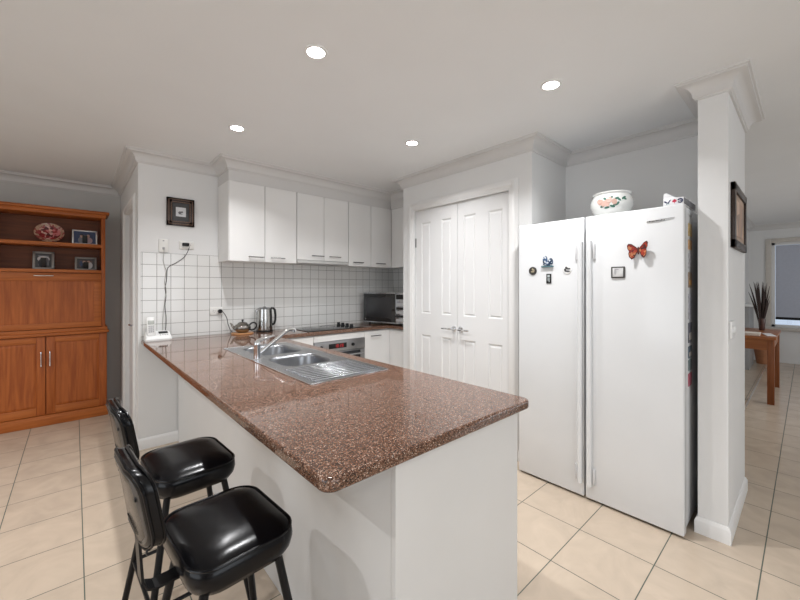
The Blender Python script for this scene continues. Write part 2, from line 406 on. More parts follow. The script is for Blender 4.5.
# ---------------------------------------------------------------- recessed downlights
def downlight(x, y, label, power=LIGHT_POWER):
    t = thing('ceiling_downlight', label, 'ceiling light', (x, y, H), 'recessed ceiling downlights')
    B().lathe([(.040, -.001), (.041, -.004), (.048, -.006), (.055, -.004), (.057, 0)], (x, y, H), 32).build('trim_ring', PLASTIC, t)
    B().lathe([(0, -.0035), (.030, -.0035), (.041, -.002)], (x, y, H), 32).build('lens', LENS, t)
    o = area('downlight_lamp', (x, y, H-.012), (0, 0, 0), .06, .06, power, (.985, .99, 1), 'DISK', math.radians(132))
    o.parent = t; o.location = (0, 0, -.012)
for x, y, l in ((.849, 1.546, 'lit round ceiling downlight over the sink end of the peninsula, largest on the left'),
                (1.951, .939, 'lit round ceiling downlight in front of the white fridge'),
                (.845, 2.654, 'lit round ceiling downlight above the framed picture and phone end of the worktop'),
                (1.940, 2.032, 'lit round ceiling downlight in front of the white pantry double doors')):
    downlight(x, y, l)
for x, y, p in ((-1.2, 1.4, 13), (-1.2, -1.0, 8), (1.0, -1.2, 8), (-.9, 3.3, 13), (5.6, -.9, 8)):  # extra downlights, added out of view to brighten hall and rooms
    downlight(x, y, 'added ceiling downlight out of view, filling the rooms with light', p)

# ---------------------------------------------------------------- worktop (2D curve gives holes and rounded arrises)
def curve_slab(name, outer, holes, z0, z1, bev, m):
    cd = bpy.data.curves.new('tmp', 'CURVE'); cd.dimensions = '2D'; cd.fill_mode = 'BOTH'
    cd.extrude = (z1-z0)/2 - bev; cd.bevel_depth = bev; cd.bevel_resolution = 7; cd.offset = -bev
    for pts in [outer] + holes:
        s = cd.splines.new('POLY'); s.points.add(len(pts)-1); s.use_cyclic_u = True
        for p, q in zip(s.points, pts): p.co = (q[0], q[1], 0, 1)
    o = bpy.data.objects.new('tmp', cd); C.objects.link(o); bpy.context.view_layer.update()
    me = bpy.data.meshes.new_from_object(o.evaluated_get(bpy.context.evaluated_depsgraph_get()))
    bpy.data.objects.remove(o); bpy.data.curves.remove(cd)
    for v in me.vertices: v.co.z += (z0+z1)/2
    me.name = name; me.materials.clear(); me.materials.append(m)
    bm = bmesh.new(); bm.from_mesh(me); bmesh.ops.remove_doubles(bm, verts=bm.verts[:], dist=1e-5); bmesh.ops.recalc_face_normals(bm, faces=bm.faces[:]); bm.to_mesh(me); bm.free()
    o = bpy.data.objects.new(name, me); C.objects.link(o)
    me.shade_flat()
    return o
def rnd(cx, cy, r, a0, a1, n=6): return [(cx+r*math.cos(math.radians(a0+(a1-a0)*k/n)), cy+r*math.sin(math.radians(a0+(a1-a0)*k/n))) for k in range(n+1)]
r = .035
outer = rnd(.421+r, .722+r, r, 180, 270) + rnd(1.342-r, .722+r, r, 270, 360) + [(1.336, 3.165), (2.66, 3.165), (2.66, YPL+.004), (XN-.008, YPL+.004), (XN-.008, YB-.008), (.405, YB-.008)]
SX0, SX1, SY0, SY1 = .782, 1.243, 1.478, 2.745
hole = [(SX0+.012, SY0+.012), (SX0+.012, SY1-.012), (SX1-.012, SY1-.012), (SX1-.012, SY0+.012)]
ct = curve_slab('worktop', outer, [hole], .864, .90, .010, GRAN)
tag(ct, 'polished red brown speckled granite worktop running from peninsula to back wall', 'countertop')

# ---------------------------------------------------------------- peninsula and base cabinets
pen = thing('peninsula_cabinet', 'plain white peninsula base under the red granite worktop', 'kitchen cabinet', (1.0, 2.0, 0))
B().box(.670, .690, .7885, YB-.016, 0, .864).build('back_panel', PANEL, pen, smooth=False)
B().box(.670, 1.312, .768, .788, 0, .864, .0015).build('end_panel', PANEL, pen, smooth=False)
B().box(.692, 1.24, .790, YB-.016, .0, .10).build('kickboard', PANEL, pen, smooth=False)
B().box(.692, 1.285, .790, YB-.016, .10, .13).build('bottom_panel', LAM, pen, smooth=False)
def bow_handle(c, axis, out, ln=.128, m=SATIN):
    """small straight bar handle on two posts: centre, run axis, outward normal"""
    c, a, o = Vector(c), Vector(axis), Vector(out); b = B(); h = ln/2
    b.tube([c - a*h + o*.024, c + a*h + o*.024], .0055, 10)
    for s in (-1, 1): b.tube([c + a*h*.78*s, c + a*h*.78*s + o*.024], .0045, 8)
    return b
for k in range(4):
    y0 = .80 + k*.59; d = B().box(1.286, 1.306, y0+.002, y0+.588, .11, .855, .0015).build('door', LAM, pen, smooth=False)
    bow_handle((1.306, y0+.294, .80), (0, 1, 0), (1, 0, 0)).build('handle', SATIN, d)
FY = 3.185   # front of the back run
base = thing('base_cabinet', 'white base cabinet with bar handle between built-in oven and pantry wall', 'kitchen cabinet', (2.5, 3.4, 0))
B().box(2.333, XN-.01, FY+.02, YB-.01, .10, .862).build('carcass', LAM, base, smooth=False)
B().box(2.70, XN-.01, YPL+.01, FY+.02, .10, .862).build('return_carcass', LAM, base, smooth=False)
d = B().box(2.335, 2.683, FY, FY+.019, .11, .852, .0015).build('door', LAM, base, smooth=False)
bow_handle((2.475, FY, .800), (1, 0, 0), (0, -1, 0), .14).build('handle', SATIN, d)
B().box(2.685, 2.702, YPL+.01, FY+.015, .11, .852, .0015).build('return_panel', LAM, base, smooth=False)
B().box(2.335, 2.75, FY+.06, FY+.08, 0, .10).build('kickboard', LAM, base, smooth=False)
bl = thing('base_cabinet', 'white base unit under the worktop between sink run and oven', 'kitchen cabinet', (1.5, 3.4, 0))
B().box(1.325, 1.722, FY+.02, YB-.01, .10, .862).build('carcass', LAM, bl, smooth=False)
B().box(1.335, 1.722, FY, FY+.019, .11, .852, .0015).build('door', LAM, bl, smooth=False)
ov = thing('oven', 'stainless steel built-in oven with red clock display under the cooktop', 'oven', (2.03, 3.4, 0))
B().box(1.726, 2.331, FY+.02, YB-.02, .10, .862).build('housing', LAM, ov, smooth=False)
B().box(1.726, 2.331, FY, FY+.019, .795, .855, .0015).build('filler_panel', LAM, ov, smooth=False)
OVST = mat('oven_steel', (.38, .38, .39), .3, 1, noise=.05)
cp = B().box(1.728, 2.329, FY-.012, FY+.019, .685, .792, .002).build('control_panel', OVST, ov)
B().box(1.885, 2.095, FY-.0135, FY-.011, .715, .765, .001).build('display', BLACKP, cp)
b = B()
SEG = {'0': 'abcdef', '1': 'bc', '8': 'abcdefg', '2': 'abged'}
def digit(b, ch, x, z, w, h, y, t):
    for s in SEG[ch]:
        q = {'a': (0, w, h-t, h), 'g': (0, w, h/2-t/2, h/2+t/2), 'd': (0, w, 0, t), 'f': (0, t, h/2, h), 'b': (w-t, w, h/2, h), 'e': (0, t, 0, h/2), 'c': (w-t, w, 0, h/2)}[s]
        b.box(x+q[0], x+q[1], y-.001, y, z+q[2], z+q[3])
for i, ch in enumerate('1828'): digit(b, ch, 1.955+i*.025+(.008 if i > 1 else 0), .724, .017, .032, FY-.0135, .005)
b.build('clock_digits', RED, cp, smooth=False)
for x in (1.80, 2.172):
    B().lathe([(0, .018), (.013, .018), (.016, .014), (.017, 0)], (x, FY-.012, .738), 20, M=Matrix.Rotation(PI/2, 3, 'X')).build('knob', BLACKP, cp)
od = B().box(1.728, 2.329, FY-.010, FY+.019, .12, .680, .003).build('oven_door', OVST, ov)
B().box(1.79, 2.27, FY-.012, FY-.009, .20, .672, .002).build('glass', OVENG, od)
b = B(); b.tube([(1.79, FY-.045, .640), (2.27, FY-.045, .640)], .010)
for x in (1.81, 2.25): b.tube([(x, FY-.01, .640), (x, FY-.045, .640)], .008)
b.build('handle', STEEL, od)
# cooktop
ck = thing('cooktop', 'black ceramic glass cooktop with four black knobs set in the worktop', 'cooktop', (2.0, 3.4, .90))
B().box(1.68, 2.34, 3.200, 3.62, .9005, .906, .002).build('glass', GLASSB, ck)
RINGM = mat('hob_ring', (.10, .10, .11), .3)
for x, y, rr in ((1.84, 3.30, .085), (1.84, 3.50, .07), (2.06, 3.50, .085), (2.06, 3.30, .07)):
    B().lathe([(rr-.003, .9062), (rr-.003, .9066), (rr, .9066), (rr, .9062)], (x, y, 0), 32).build('hob_ring', RINGM, ck)
for k in range(4): B().lathe([(.022, .906), (.022, .914), (.018, .918), (.017, .940), (0, .941)], (2.215, 3.262+k*.085, 0), 20).build('knob', BLACKP, ck)

# ---------------------------------------------------------------- wall cabinets
UF, UZ0, UZ1 = 3.326, 1.566, 2.263
def wall_cab(x0, x1, z0, label, hx, hz):
    t = thing('wall_cabinet', label, 'kitchen cabinet', ((x0+x1)/2, YB, z0), 'white wall cabinets over the back run')
    B().box(x0, x1, UF+.019, YB-.007, z0+.002, UZ1).build('carcass', LAM, t, smooth=False)
    xm = (x0+x1)/2
    for (a, c), h in zip(((x0, xm), (xm, x1)), hx):
        d = B().box(a+.0024, c-.0024, UF, UF+.018, z0, UZ1-.002, .0015).build('door', LAM, t, smooth=False)
        bow_handle((h, UF, hz), (1, 0, 0), (0, -1, 0), .138).build('handle', SATIN, d)
wall_cab(.992, 1.618, UZ0, 'white two-door wall cabinet at the left end of the row', (1.220, 1.420), 1.607)
wall_cab(1.620, 2.219, UZ0+.040, 'white two-door wall cabinet in the middle of the row, above the rangehood', (1.839, 2.04), 1.650)
wall_cab(2.221, 2.832, UZ0, 'white two-door wall cabinet above the microwave', (2.340, 2.655), 1.606)
cc = thing('wall_cabinet', 'white corner wall cabinet against the pantry wall, turned to face left', 'kitchen cabinet', (2.98, 3.2, UZ0), 'white wall cabinets over the back run')
B().box(2.853, XN-.007, YPL+.003, YB-.007, UZ0+.002, UZ1).build('carcass', LAM, cc, smooth=False)
B().box(2.834, 2.852, YPL+.004, UF-.002, UZ0, UZ1-.002, .0015).build('door', LAM, cc, smooth=False)
bk = B(); bk.box(.992, XN, 3.336, YB, UZ1+.001, H); bk.box(2.833, XN, YPL, 3.336, UZ1+.001, H)
struct(bk.build('wall_bulkhead', CORN, smooth=False))
rh = thing('range_hood', 'slim slide-out rangehood under the middle wall cabinet', 'rangehood', (1.92, 3.48, 1.57))
B().box(1.622, 2.217, UF+.008, YB-.008, 1.572, 1.603, .002).build('body', GREYP, rh)
B().box(1.622, 2.217, UF-.006, UF+.012, 1.574, 1.602, .003).build('front_lip', mat('pale_grey_enamel', (.55, .55, .54), .3), rh)

# ---------------------------------------------------------------- sink and tap
sk = thing('sink', 'stainless steel double bowl sink with ribbed drainer set in the peninsula', 'sink', (1.01, 2.1, .90))
bowls = [(1.020, 2.475, .150, .190), (1.010, 2.035, .150, .160)]
def bowl_ring(c, i, z): return [(x, y, z) for x, y in rrect(c[0], c[1], c[2]-i, c[3]-i, .075, 6)]
top = curve_slab('deck', [(SX0, SY0), (SX1, SY0), (SX1, SY1), (SX0, SY1)], [[p[:2] for p in bowl_ring(c, 0, 0)] for c in bowls], .8992, .9032, .0015, STEEL)
for v in top.data.vertices: v.co -= OFF[sk.name]
top.parent = sk
for c in bowls:
    b = B(); b.loft([bowl_ring(c, -.004, .9034), bowl_ring(c, .002, .901), bowl_ring(c, .006, .885), bowl_ring(c, .014, .76), bowl_ring(c, .028, .738), bowl_ring(c, .06, .733)], cap0=False)
    o = b.build('bowl', mat('bowl_steel', (.30, .31, .33), .3, 1, noise=.05), sk, angle=60)
    B().lathe([(0, .7335), (.030, .7335), (.034, .7365), (.040, .7345)], (c[0], c[1], 0), 24).build('drain', CHROME, o)
for k in range(10):
    y = 1.520 + k*.0335
    B().box(.825, 1.205, y-.0085, y+.0085, .9025, .9075, .0042, 3).build('rib', STEEL, sk)
b = B()
for a in ((SX0, SX1, SY0, SY0+.006), (SX0, SX1, SY1-.006, SY1), (SX0, SX0+.006, SY0, SY1), (SX1-.006, SX1, SY0, SY1)): b.box(*a, .902, .9048, .001)
b.build('rim', CHROME, sk)
tp = thing('tap', 'chrome mixer tap with angled spout standing at the back of the sink', 'tap', (.812, 2.19, .9032))
tx, ty = .812, 2.19
B().lathe([(.027, .9032), (.027, .907), (.0205, .911), (.0195, .985), (.021, .988), (.021, 1.004), (.016, 1.016), (0, 1.019)], (tx, ty, 0), 28).build('body', CHROME, tp)
B().tube([(tx+.012, ty, .938), (tx+.05, ty, .966), (tx+.17, ty, 1.052), (tx+.200, ty, 1.069), (tx+.232, ty, 1.068), (tx+.240, ty, 1.052)], .012, 14, radii=[.011, .011, .0115, .013, .014, .0125]).build('spout', CHROME, tp)
B().tube([(tx-.004, ty, 1.010), (tx+.03, ty+.004, 1.022), (tx+.10, ty+.012, 1.036), (tx+.112, ty+.013, 1.036)], .009, 12, radii=[.012, .011, .0065, .004]).build('lever', CHROME, tp)

# ---------------------------------------------------------------- things on the worktop
ph = thing('cordless_phone', 'white cordless phone upright in its answering machine base at the worktop corner', 'phone', (.53, 3.57, .90))
pr_ = [(.445, .902), (.615, .902)]
pcx = .512
b = B(); b.loft([[(x, y, .9005) for x, y in rrect(pcx, 3.565, .092, .060, .02)], [(x, y, .915) for x, y in rrect(pcx, 3.565, .093, .061, .02)], [(x, y, .938+(y-3.53)*.36) for x, y in rrect(pcx, 3.57, .084, .050, .02)]])
ba = b.build('base', PLASTIC, ph)
RX = Matrix.Rotation(math.radians(19.8), 3, 'X')
B().box(pcx+.006, pcx+.070, 3.566, 3.600, .9555, .9615, .001, rot=RX).build('display', BLACKP, ba)
for k in range(4): B().box(pcx+.008+k*.016, pcx+.019+k*.016, 3.536, 3.548, .9420, .9455, .001, rot=RX).build('button', GREYP, ba)
RH = Matrix.Rotation(math.radians(-14), 3, 'X')
hs = B().box(pcx-.078, pcx-.022, 3.548, 3.574, .935, 1.092, .010, 3, rot=RH).build('handset', PLASTIC, ph)
pv = (pcx-.05, 3.561, 1.0135)
B().box(pcx-.071, pcx-.029, 3.544, 3.549, 1.030, 1.062, .001, rot=RH, piv=pv).build('screen', mat('pale_screen', (.45, .47, .44), .2), hs)
b = B()
for r_ in range(4):
    for c_ in range(3): b.box(pcx-.069+c_*.0135, pcx-.059+c_*.0135, 3.544, 3.549, .965+r_*.015, .975+r_*.015, .001, rot=RH, piv=pv)
b.build('keypad', GREYP, hs)
# kettle
kx, ky = 1.388, 3.55
ke = thing('kettle', 'tall stainless steel electric kettle with black handle beside the teapot', 'kettle', (kx, ky, .90))
B().lathe([(0, .9005), (.078, .9005), (.080, .905), (.078, .916), (.0, .917)], (kx, ky, 0), 32).build('power_base', BLACKP, ke)
B().lathe([(0, .917), (.075, .917), (.076, .925), (.073, 1.05), (.069, 1.120), (.060, 1.128)], (kx, ky, 0), 36).build('body', mat('kettle_steel', (.46, .46, .45), .2, 1, noise=.05), ke)
B().lathe([(.0, 1.146), (.012, 1.145), (.014, 1.138), (.050, 1.136), (.063, 1.128), (.064, 1.120)], (kx, ky, 0), 32).build('lid', DARKSTEEL, ke)
hd = Vector((.745, -.30, 0)).normalized()
B().tube([Vector((kx, ky, 0)) + hd*d + Vector((0, 0, z)) for d, z in ((.058, 1.128), (.078, 1.130), (.096, 1.112), (.102, 1.06), (.100, 1.01), (.090, .975), (.072, .965))], .011, 12).build('handle', BLACKP, ke)
b = B(); s = -hd; b.tube([Vector((kx, ky, 0)) + s*d + Vector((0, 0, z)) for d, z in ((.055, 1.075), (.068, 1.098), (.078, 1.115))], .014, 12, radii=[.022, .016, .010]); b.build('spout', STEEL, ke)
# teapot on trivet
qx, qy = 1.168, 3.515
tag(single(B().lathe([(0, .9005), (.095, .9005), (.098, .906), (.095, .912), (0, .912)], (qx, qy, 0), 40), 'trivet', TRIVET, (qx, qy, .90), 'round wooden trivet board under the teapot', 'trivet'), 'round wooden trivet board under the teapot', 'trivet')
te = thing('teapot', 'small squat metal teapot standing on the round wooden trivet', 'teapot', (qx, qy, .912))
PEW = mat('polished_pewter', (.30, .285, .26), .14, 1, noise=.1)
B().lathe([(0, .9125), (.040, .9125), (.043, .917), (.058, .930), (.066, .948), (.066, .960), (.056, .978), (.040, .988)], (qx, qy, 0), 32).build('body', PEW, te)
B().lathe([(.041, .987), (.036, .995), (.020, 1.002), (0, 1.004)], (qx, qy, 0), 28).build('lid', PEW, te)
B().lathe([(.006, 1.002), (.005, 1.008), (.010, 1.014), (.008, 1.021), (0, 1.023)], (qx, qy, 0), 16).build('knob', BLACKP, te)
d = Vector((.745, -.667, 0)); b0 = Vector((qx, qy, 0))
B().tube([b0 - d*a + Vector((0, 0, z)) for a, z in ((.056, .942), (.078, .955), (.090, .975), (.103, .992))], .008, 12, radii=[.016, .011, .008, .006]).build('spout', PEW, te)
B().tube(smoothpath([b0 + d*a + Vector((0, 0, z)) for a, z in ((.056, .972), (.078, .992), (.105, .995), (.118, .972), (.105, .945), (.082, .934), (.060, .936))], 5), .0065, 10).build('handle', BLACKP, te)
for o_ in list(te.children): o_.scale = (1.1, 1.1, 1.1)
# microwave
ma = math.radians(18); mw = thing('microwave', 'black glass fronted microwave with steel control panel in the worktop corner', 'microwave', (2.553, 3.50, .90), rotz=ma)
# local: +y' runs back along the front edge to the left end; front faces -x
W_, D_, Z0, Z1 = .56, .355, .022, .372
b = B(); b.box(.012, D_, -W_, 0, Z0, Z1, .006); b.build('case', mat('steel_case', (.30, .30, .31), .3, 1), mw)
for x in (.05, D_-.05):
    for y in (-W_+.05, -.05): B().lathe([(0, 0.0006), (.014, .0006), (.014, Z0+.004), (0, Z0+.004)], (x, y, 0), 12).build('foot', BLACKP, mw)
dr = B().box(-.012, .012, -.439, -.003, Z0+.016, Z1-.014, .003).build('door', GLASSB, mw)
B().box(-.0135, -.011, -.395, -.045, Z0+.06, Z1-.055, .001).build('window', mat('mesh_window', (.03, .03, .032), .12), dr)
b = B(); b.box(-.014, -.011, -.035, -.026, Z0+.040, Z0+.050, .001); b.box(-.014, -.011, -.046, -.030, Z0+.035, Z0+.040, .001); b.build('emblem', CHROME, dr)
B().box(-.013, .012, -.439, -.003, Z1-.013, Z1, .002).build('steel_strip', STEEL, mw); B().box(-.013, .012, -.439, -.003, Z0, Z0+.014, .002).build('steel_strip', STEEL, mw)
pn = B().box(-.012, .012, -W_+.002, -.442, Z0, Z1, .003).build('control_panel', STEEL, mw)
B().box(-.0135, -.011, -W_+.014, -.452, Z1-.075, Z1-.022, .001).build('display', BLACKP, pn)
for k in range(5):
    B().box(-.0135, -.011, -W_+.014, -.452, Z0+.028+k*.044, Z0+.055+k*.044, .001).build('button', BLACKP if k % 2 else GREYP, pn)

# ---------------------------------------------------------------- sockets, cords, picture on the back wall
YT = YB-.006
ps = thing('phone_socket', 'ivory phone wall plate left of the upper power point', 'wall socket', (.562, YB, 1.69))
B().box(.527, .597, YB-.012, YB, 1.632, 1.745, .004).build('plate', IVORY, ps)
b = B(); b.box(.556, .568, YB-.014, YB-.011, 1.725, 1.735, .001); b.box(.554, .570, YB-.018, YB-.011, 1.655, 1.675, .001); b.build('jack', GREYP, ps)
def gpo(x, z, y, label):
    t = thing('power_point', label, 'wall socket', (x, y, z))
    B().box(x-.057, x+.057, y-.010, y, z-.036, z+.036, .004).build('plate', IVORY, t)
    for s in (-1, 1):
        B().box(x+s*.040-.006, x+s*.040+.006, y-.014, y-.009, z+.012, z+.028, .001).build('switch', PLASTIC, t)
        b = B(); cx = x+s*.022
        for dx, dz, a in ((-.007, .002, .5), (.007, .002, -.5), (0, -.012, 0)):
            b.box(cx+dx-.0012, cx+dx+.0012, y-.0105, y-.0095, z+dz-.004, z+dz+.004, rot=Matrix.Rotation(a, 3, 'Y'))
        b.build('pin_slot', BLACKP, t)
gpo(.735, 1.705, YB, 'ivory double power point with black adaptor beside the phone plate')
gpo(.978, 1.115, YT, 'ivory double power point low on the tiles behind the teapot')
ad = thing('power_adaptor', 'black plug adaptor in the upper power point with thin cord to the phone', 'power adaptor', (.728, YB-.01, 1.70))
B().box(.698, .750, YB-.048, YB-.012, 1.694, 1.722, .007, 3).build('plug', BLACKP, ad)
CORD = mat('black_cord', (.02, .02, .02), .5); WCORD = mat('grey_cord', (.40, .39, .37), .5)
pts = [(.750, YB-.035, 1.690), (.745, YB-.022, 1.66), (.716, YB-.015, 1.60), (.66, YB-.014, 1.55), (.605, YB-.014, 1.515), (.588, YB-.014, 1.48), (.584, YB-.012, 1.40), (.574, YB-.012, 1.33), (.580, YB-.012, 1.26), (.572, YB-.013, 1.18), (.580, YB-.013, 1.08), (.578, YB-.016, 1.0), (.570, YB-.022, .94)]
B().tube(smoothpath(pts, 5), .0026, 6).build('cord', CORD, ad)
pts = [(.562, YB-.018, 1.66), (.563, YB-.02, 1.62), (.560, YB-.014, 1.56), (.574, YB-.013, 1.50), (.580, YB-.015, 1.47), (.570, YB-.013, 1.38), (.582, YB-.014, 1.30), (.570, YB-.013, 1.22), (.560, YB-.012, 1.12), (.556, YB-.014, 1.02), (.552, YB-.022, .94)]
B().tube(smoothpath(pts, 5), .0022, 6).build('cord', WCORD, ps)
B().lathe([(.017, 0), (.019, .004), (.018, .026), (.012, .032), (0, .033)], (1.003, YT-.011, 1.112), 18, M=Matrix.Rotation(PI/2, 3, 'X')).build('plug', BLACKP, ke)
B().tube(smoothpath([(1.003, YT-.040, 1.112), (1.020, YT-.055, 1.105), (1.050, YT-.06, 1.05), (1.066, YT-.055, .98), (1.095, YT-.05, .920), (1.14, YT-.012, .9045), (1.22, YT-.014, .9042), (1.285, 3.60, .9045), (1.312, 3.58, .906)], 6), .0034, 8).build('cord', CORD, ke)
def picture(name, label, axis, p, a0, a1, z0, z1, fw, th, fm, inner, matw, art_fn, cat='picture'):
    """wall picture. axis x: hangs on a y=const wall facing -y"""
    t = thing(name, label, cat, ((a0+a1)/2, p, z0)); b = B(); y0, y1 = p-th, p-.001
    b.box(a0, a1, y0, y1, z0, z0+fw, .003); b.box(a0, a1, y0, y1, z1-fw, z1, .003); b.box(a0, a0+fw, y0, y1, z0, z1, .003); b.box(a1-fw, a1, y0, y1, z0, z1, .003)
    f = b.build('frame', fm, t)
    B().box(a0+fw*.8, a1-fw*.8, p-th*.5, p-.001, z0+fw*.8, z1-fw*.8).build('mount', inner, t, smooth=False)
    art_fn(t, p-th*.5-.0008); return t, f
GREYM = mat('charcoal_mount', (.075, .075, .078), .7); WHITEM = mat('white_print', (.70, .71, .73), .6, noise=.05)
def art1(t, y):
    B().box(.652, .728, y-.001, y, 1.950, 2.030).build('print', WHITEM, t, smooth=False)
    b = B(); b.disc((.682, y-.0015, 1.984), (.012, 0, .004), (-.003, 0, .010)); b.disc((.698, y-.0015, 1.990), (.009, 0, 0), (0, 0, .007)); b.disc((.688, y-.0015, 1.972), (.016, 0, 0), (0, 0, .003))
    b.build('print_figure', mat('sketch_ink', (.16, .16, .17), .7), t, smooth=False)
t, f = picture('framed_picture', 'small dark framed picture with grey mount left of the wall cabinets', 'x', YB, .583, .794, 1.868, 2.108, .042, .022, FRAMEB, GREYM, .03, art1)
b = B()
for i, zz in ((.014, 0), (.034, 0)):
    x0, x1, z0, z1 = .583+i, .794-i, 1.868+i, 2.108-i; q = .0035; y0, y1 = YB-.0245, YB-.019
    b.box(x0, x1, y0, y1, z0, z0+q); b.box(x0, x1, y0, y1, z1-q, z1); b.box(x0, x0+q, y0, y1, z0, z1); b.box(x1-q, x1, y0, y1, z0, z1)
b.build('bead', mat('copper_bead', (.22, .13, .09), .35, .4), f, smooth=False)
def art2(t, y):
    B().box(2.70, 3.08, y-.001, y, 1.625, 1.825).build('print', blotch('faded_landscape', [(.50, .33, .24), (.40, .25, .17), (.58, .42, .32), (.32, .22, .17), (.55, .36, .20)], 9, .5), t, smooth=False)
picture('framed_picture', 'brown framed landscape picture on the narrow wall beside the fridge', 'x', YC, 2.62, 3.16, 1.552, 1.902, .045, .020, FRAMEB, BEIGE, .04, art2)
sw = thing('light_switch', 'white three-gang light switch below the landscape picture', 'light switch', (2.62, YC, 1.11))
B().box(2.565, 2.695, YC-.012, YC, 1.066, 1.156, .004).build('plate', PLASTIC, sw)
for k in range(3): B().box(2.590+k*.032, 2.606+k*.032, YC-.019, YC-.011, 1.096, 1.126, .002).build('rocker', PLASTIC, sw)

# ---------------------------------------------------------------- fridge
FX, FY0, FYG, FY1, FZ0, FZ1 = 2.400, .434, .9360, 1.395, .014, 1.780
fr = thing('fridge', 'tall white side by side fridge freezer in the recess beside the pantry', 'fridge', (2.75, .92, 0))
B().box(FX+.0585, 3.09, FY0+.004, FY1-.045, .03, FZ1-.004, .006).build('cabinet', ENAMEL, fr)
B().box(FX+.045, 3.07, FY0+.015, FY1-.055, .004, .034).build('plinth', BLACKP, fr)
ld = B().box(FX, FX+.058, FYG+.006, FY1, FZ0, FZ1, .007, 3).build('freezer_door', ENAMEL, fr)
rd = B().box(FX, FX+.058, FY0, FYG-.004, FZ0, FZ1, .007, 3).build('fridge_door', ENAMEL, fr)
def fh(y0, y1, par, s):
    b = B(); z0, z1 = .10, 1.625
    yo, yi = (y0, y1) if s > 0 else (y1, y0)
    pr = [(FX+.001, y0), (FX-.018, y0), (FX-.026, y0+.006*1), (FX-.026, y1-.006), (FX-.018, y1), (FX+.001, y1)]
    b.prism([(x, y, z0) for x, y in pr], (0, 0, z1-z0)); h = b.build('handle', ENAMEL, par)
    ym = (y1+.012) if s > 0 else (y0-.012)
fh(.947, .975, ld, 1); fh(.891, .920, rd, -1)
GRIP = mat('grip_shadow_grey', (.62, .62, .63), .4)  # grey carries the shading at the handle ends
for y, p in ((.985, ld), (.880, rd)):
    for z in (1.56, .16):
        B().box(FX-.012, FX+.001, y-.0075, y+.0075, z-.05, z+.05, .005, 2).build('grip_end', GRIP, p)
bd = B(); 
q_ = .984
pr = [(FX-.002, .612, 1.703), (FX-.002, .555, 1.701), (FX-.002, .485, 1.712), (FX-.002, .482, 1.722), (FX-.002, .55, 1.7185), (FX-.002, .612, 1.7125)]
bd.prism([(px_, py_*q_, 1.341+(pz_-1.341)*q_) for px_, py_, pz_ in pr], (.003, 0, 0)); bg = bd.build('badge', CHROME, rd, smooth=False)
b = B(); 
for k in range(12): b.box(FX-.0035, FX-.0018, .590-k*.0062-.0036, .590-k*.0062, 1.7005+k*.0002, 1.7055+k*.0002+(.002 if k in (0, 5, 9) else 0))
b.build('lettering', BLACKP, bg, smooth=False)
# things stuck on the fridge
def mag(name, b, m, loc, label, cat='fridge magnet', **k):
    return single(b, name, m, loc, label, cat, 'magnets on the fridge', **k)
MX = Matrix.Rotation(-PI/2, 3, 'Y'); x = FX
DM = mat('dark_bronze', (.06, .055, .05), .35, .3); GOLD = mat('pale_gold', (.55, .48, .34), .35, .4)
t = mag('round_magnet', B().lathe([(0, .004), (.022, .004), (.024, .006), (.028, .005), (.029, 0)], (x, 1.306, 1.452), 28, M=MX), DM, (x, 1.306, 1.452), 'round dark bronze magnet at the left edge of the freezer door')
b = B(); b.disc((x-.0048, 1.306, 1.462), (0, .007, 0), (0, 0, .008)); b.disc((x-.0048, 1.306, 1.446), (0, .013, 0), (0, 0, .005)); b.disc((x-.0048, 1.296, 1.455), (0, .004, 0), (0, 0, .010)); b.build('relief', GOLD, t, smooth=False)
DELFT = blotch('blue_white_glaze', [(.02, .04, .09), (.05, .10, .20), (.55, .60, .66), (.03, .05, .08)], 90, .15)
b = B()
for y, z, ry, rz in ((1.214, 1.520, .017, .034), (1.176, 1.510, .017, .027), (1.196, 1.500, .036, .017)): b.lathe([(0, .013), (.6, .012), (.9, .007), (1, 0)], (x, y, z), 20, M=MX @ Matrix.Diagonal((rz, ry, 1)).to_3x3())
t = mag('clog_magnet', b, DELFT, (x, 1.196, 1.51), 'blue and white glazed ornament magnet near the top of the freezer door')
B().box(x-.014, x, 1.155, 1.238, 1.474, 1.484, .002).build('base', mat('teal_glaze', (.10, .19, .22), .2), t)
t = mag('tag_magnet', B().box(x-.005, x, 1.170, 1.205, 1.362, 1.428, .002), BLACKP, (x, 1.188, 1.395), 'small upright black rectangular magnet under the blue ornament')
b = B(); b.box(x-.0058, x-.0048, 1.180, 1.196, 1.405, 1.420); b.box(x-.0058, x-.0048, 1.182, 1.186, 1.372, 1.402); b.box(x-.0058, x-.0048, 1.190, 1.194, 1.380, 1.402); b.build('print', mat('silver_print', (.5, .55, .55), .4), t, smooth=False)
t = mag('round_magnet', B().lathe([(0, .004), (.026, .004), (.028, 0)], (x, 1.062, 1.452), 28, M=MX), PLASTIC, (x, 1.062, 1.452), 'round white magnet with dark sketch beside the freezer handle')
b = B()
for dy, dz, ry, rz in ((.005, .012, .009, .009), (-.009, .006, .013, .006), (.012, -.003, .008, .011), (-.004, -.010, .015, .006)): b.disc((x-.0046, 1.062+dy, 1.452+dz), (0, ry, 0), (0, .2*rz, rz))
b.build('sketch', GREYM, t, smooth=False)
t = mag('square_magnet', B().box(x-.007, x, .722, .796, 1.392, 1.460, .003), DM, (x, .759, 1.426), 'square dark edged picture magnet on the right fridge door')
B().box(x-.0082, x-.006, .731, .787, 1.400, 1.452, .001).build('picture', mat('pale_photo', (.62, .62, .62), .4, noise=.1), t)
b = B(); b.disc((x-.0088, .772, 1.430), (0, .006, 0), (0, 0, .018)); b.disc((x-.0088, .764, 1.444), (0, .012, 0), (0, 0, .004)); b.build('picture_figure', GREYP, t, smooth=False)
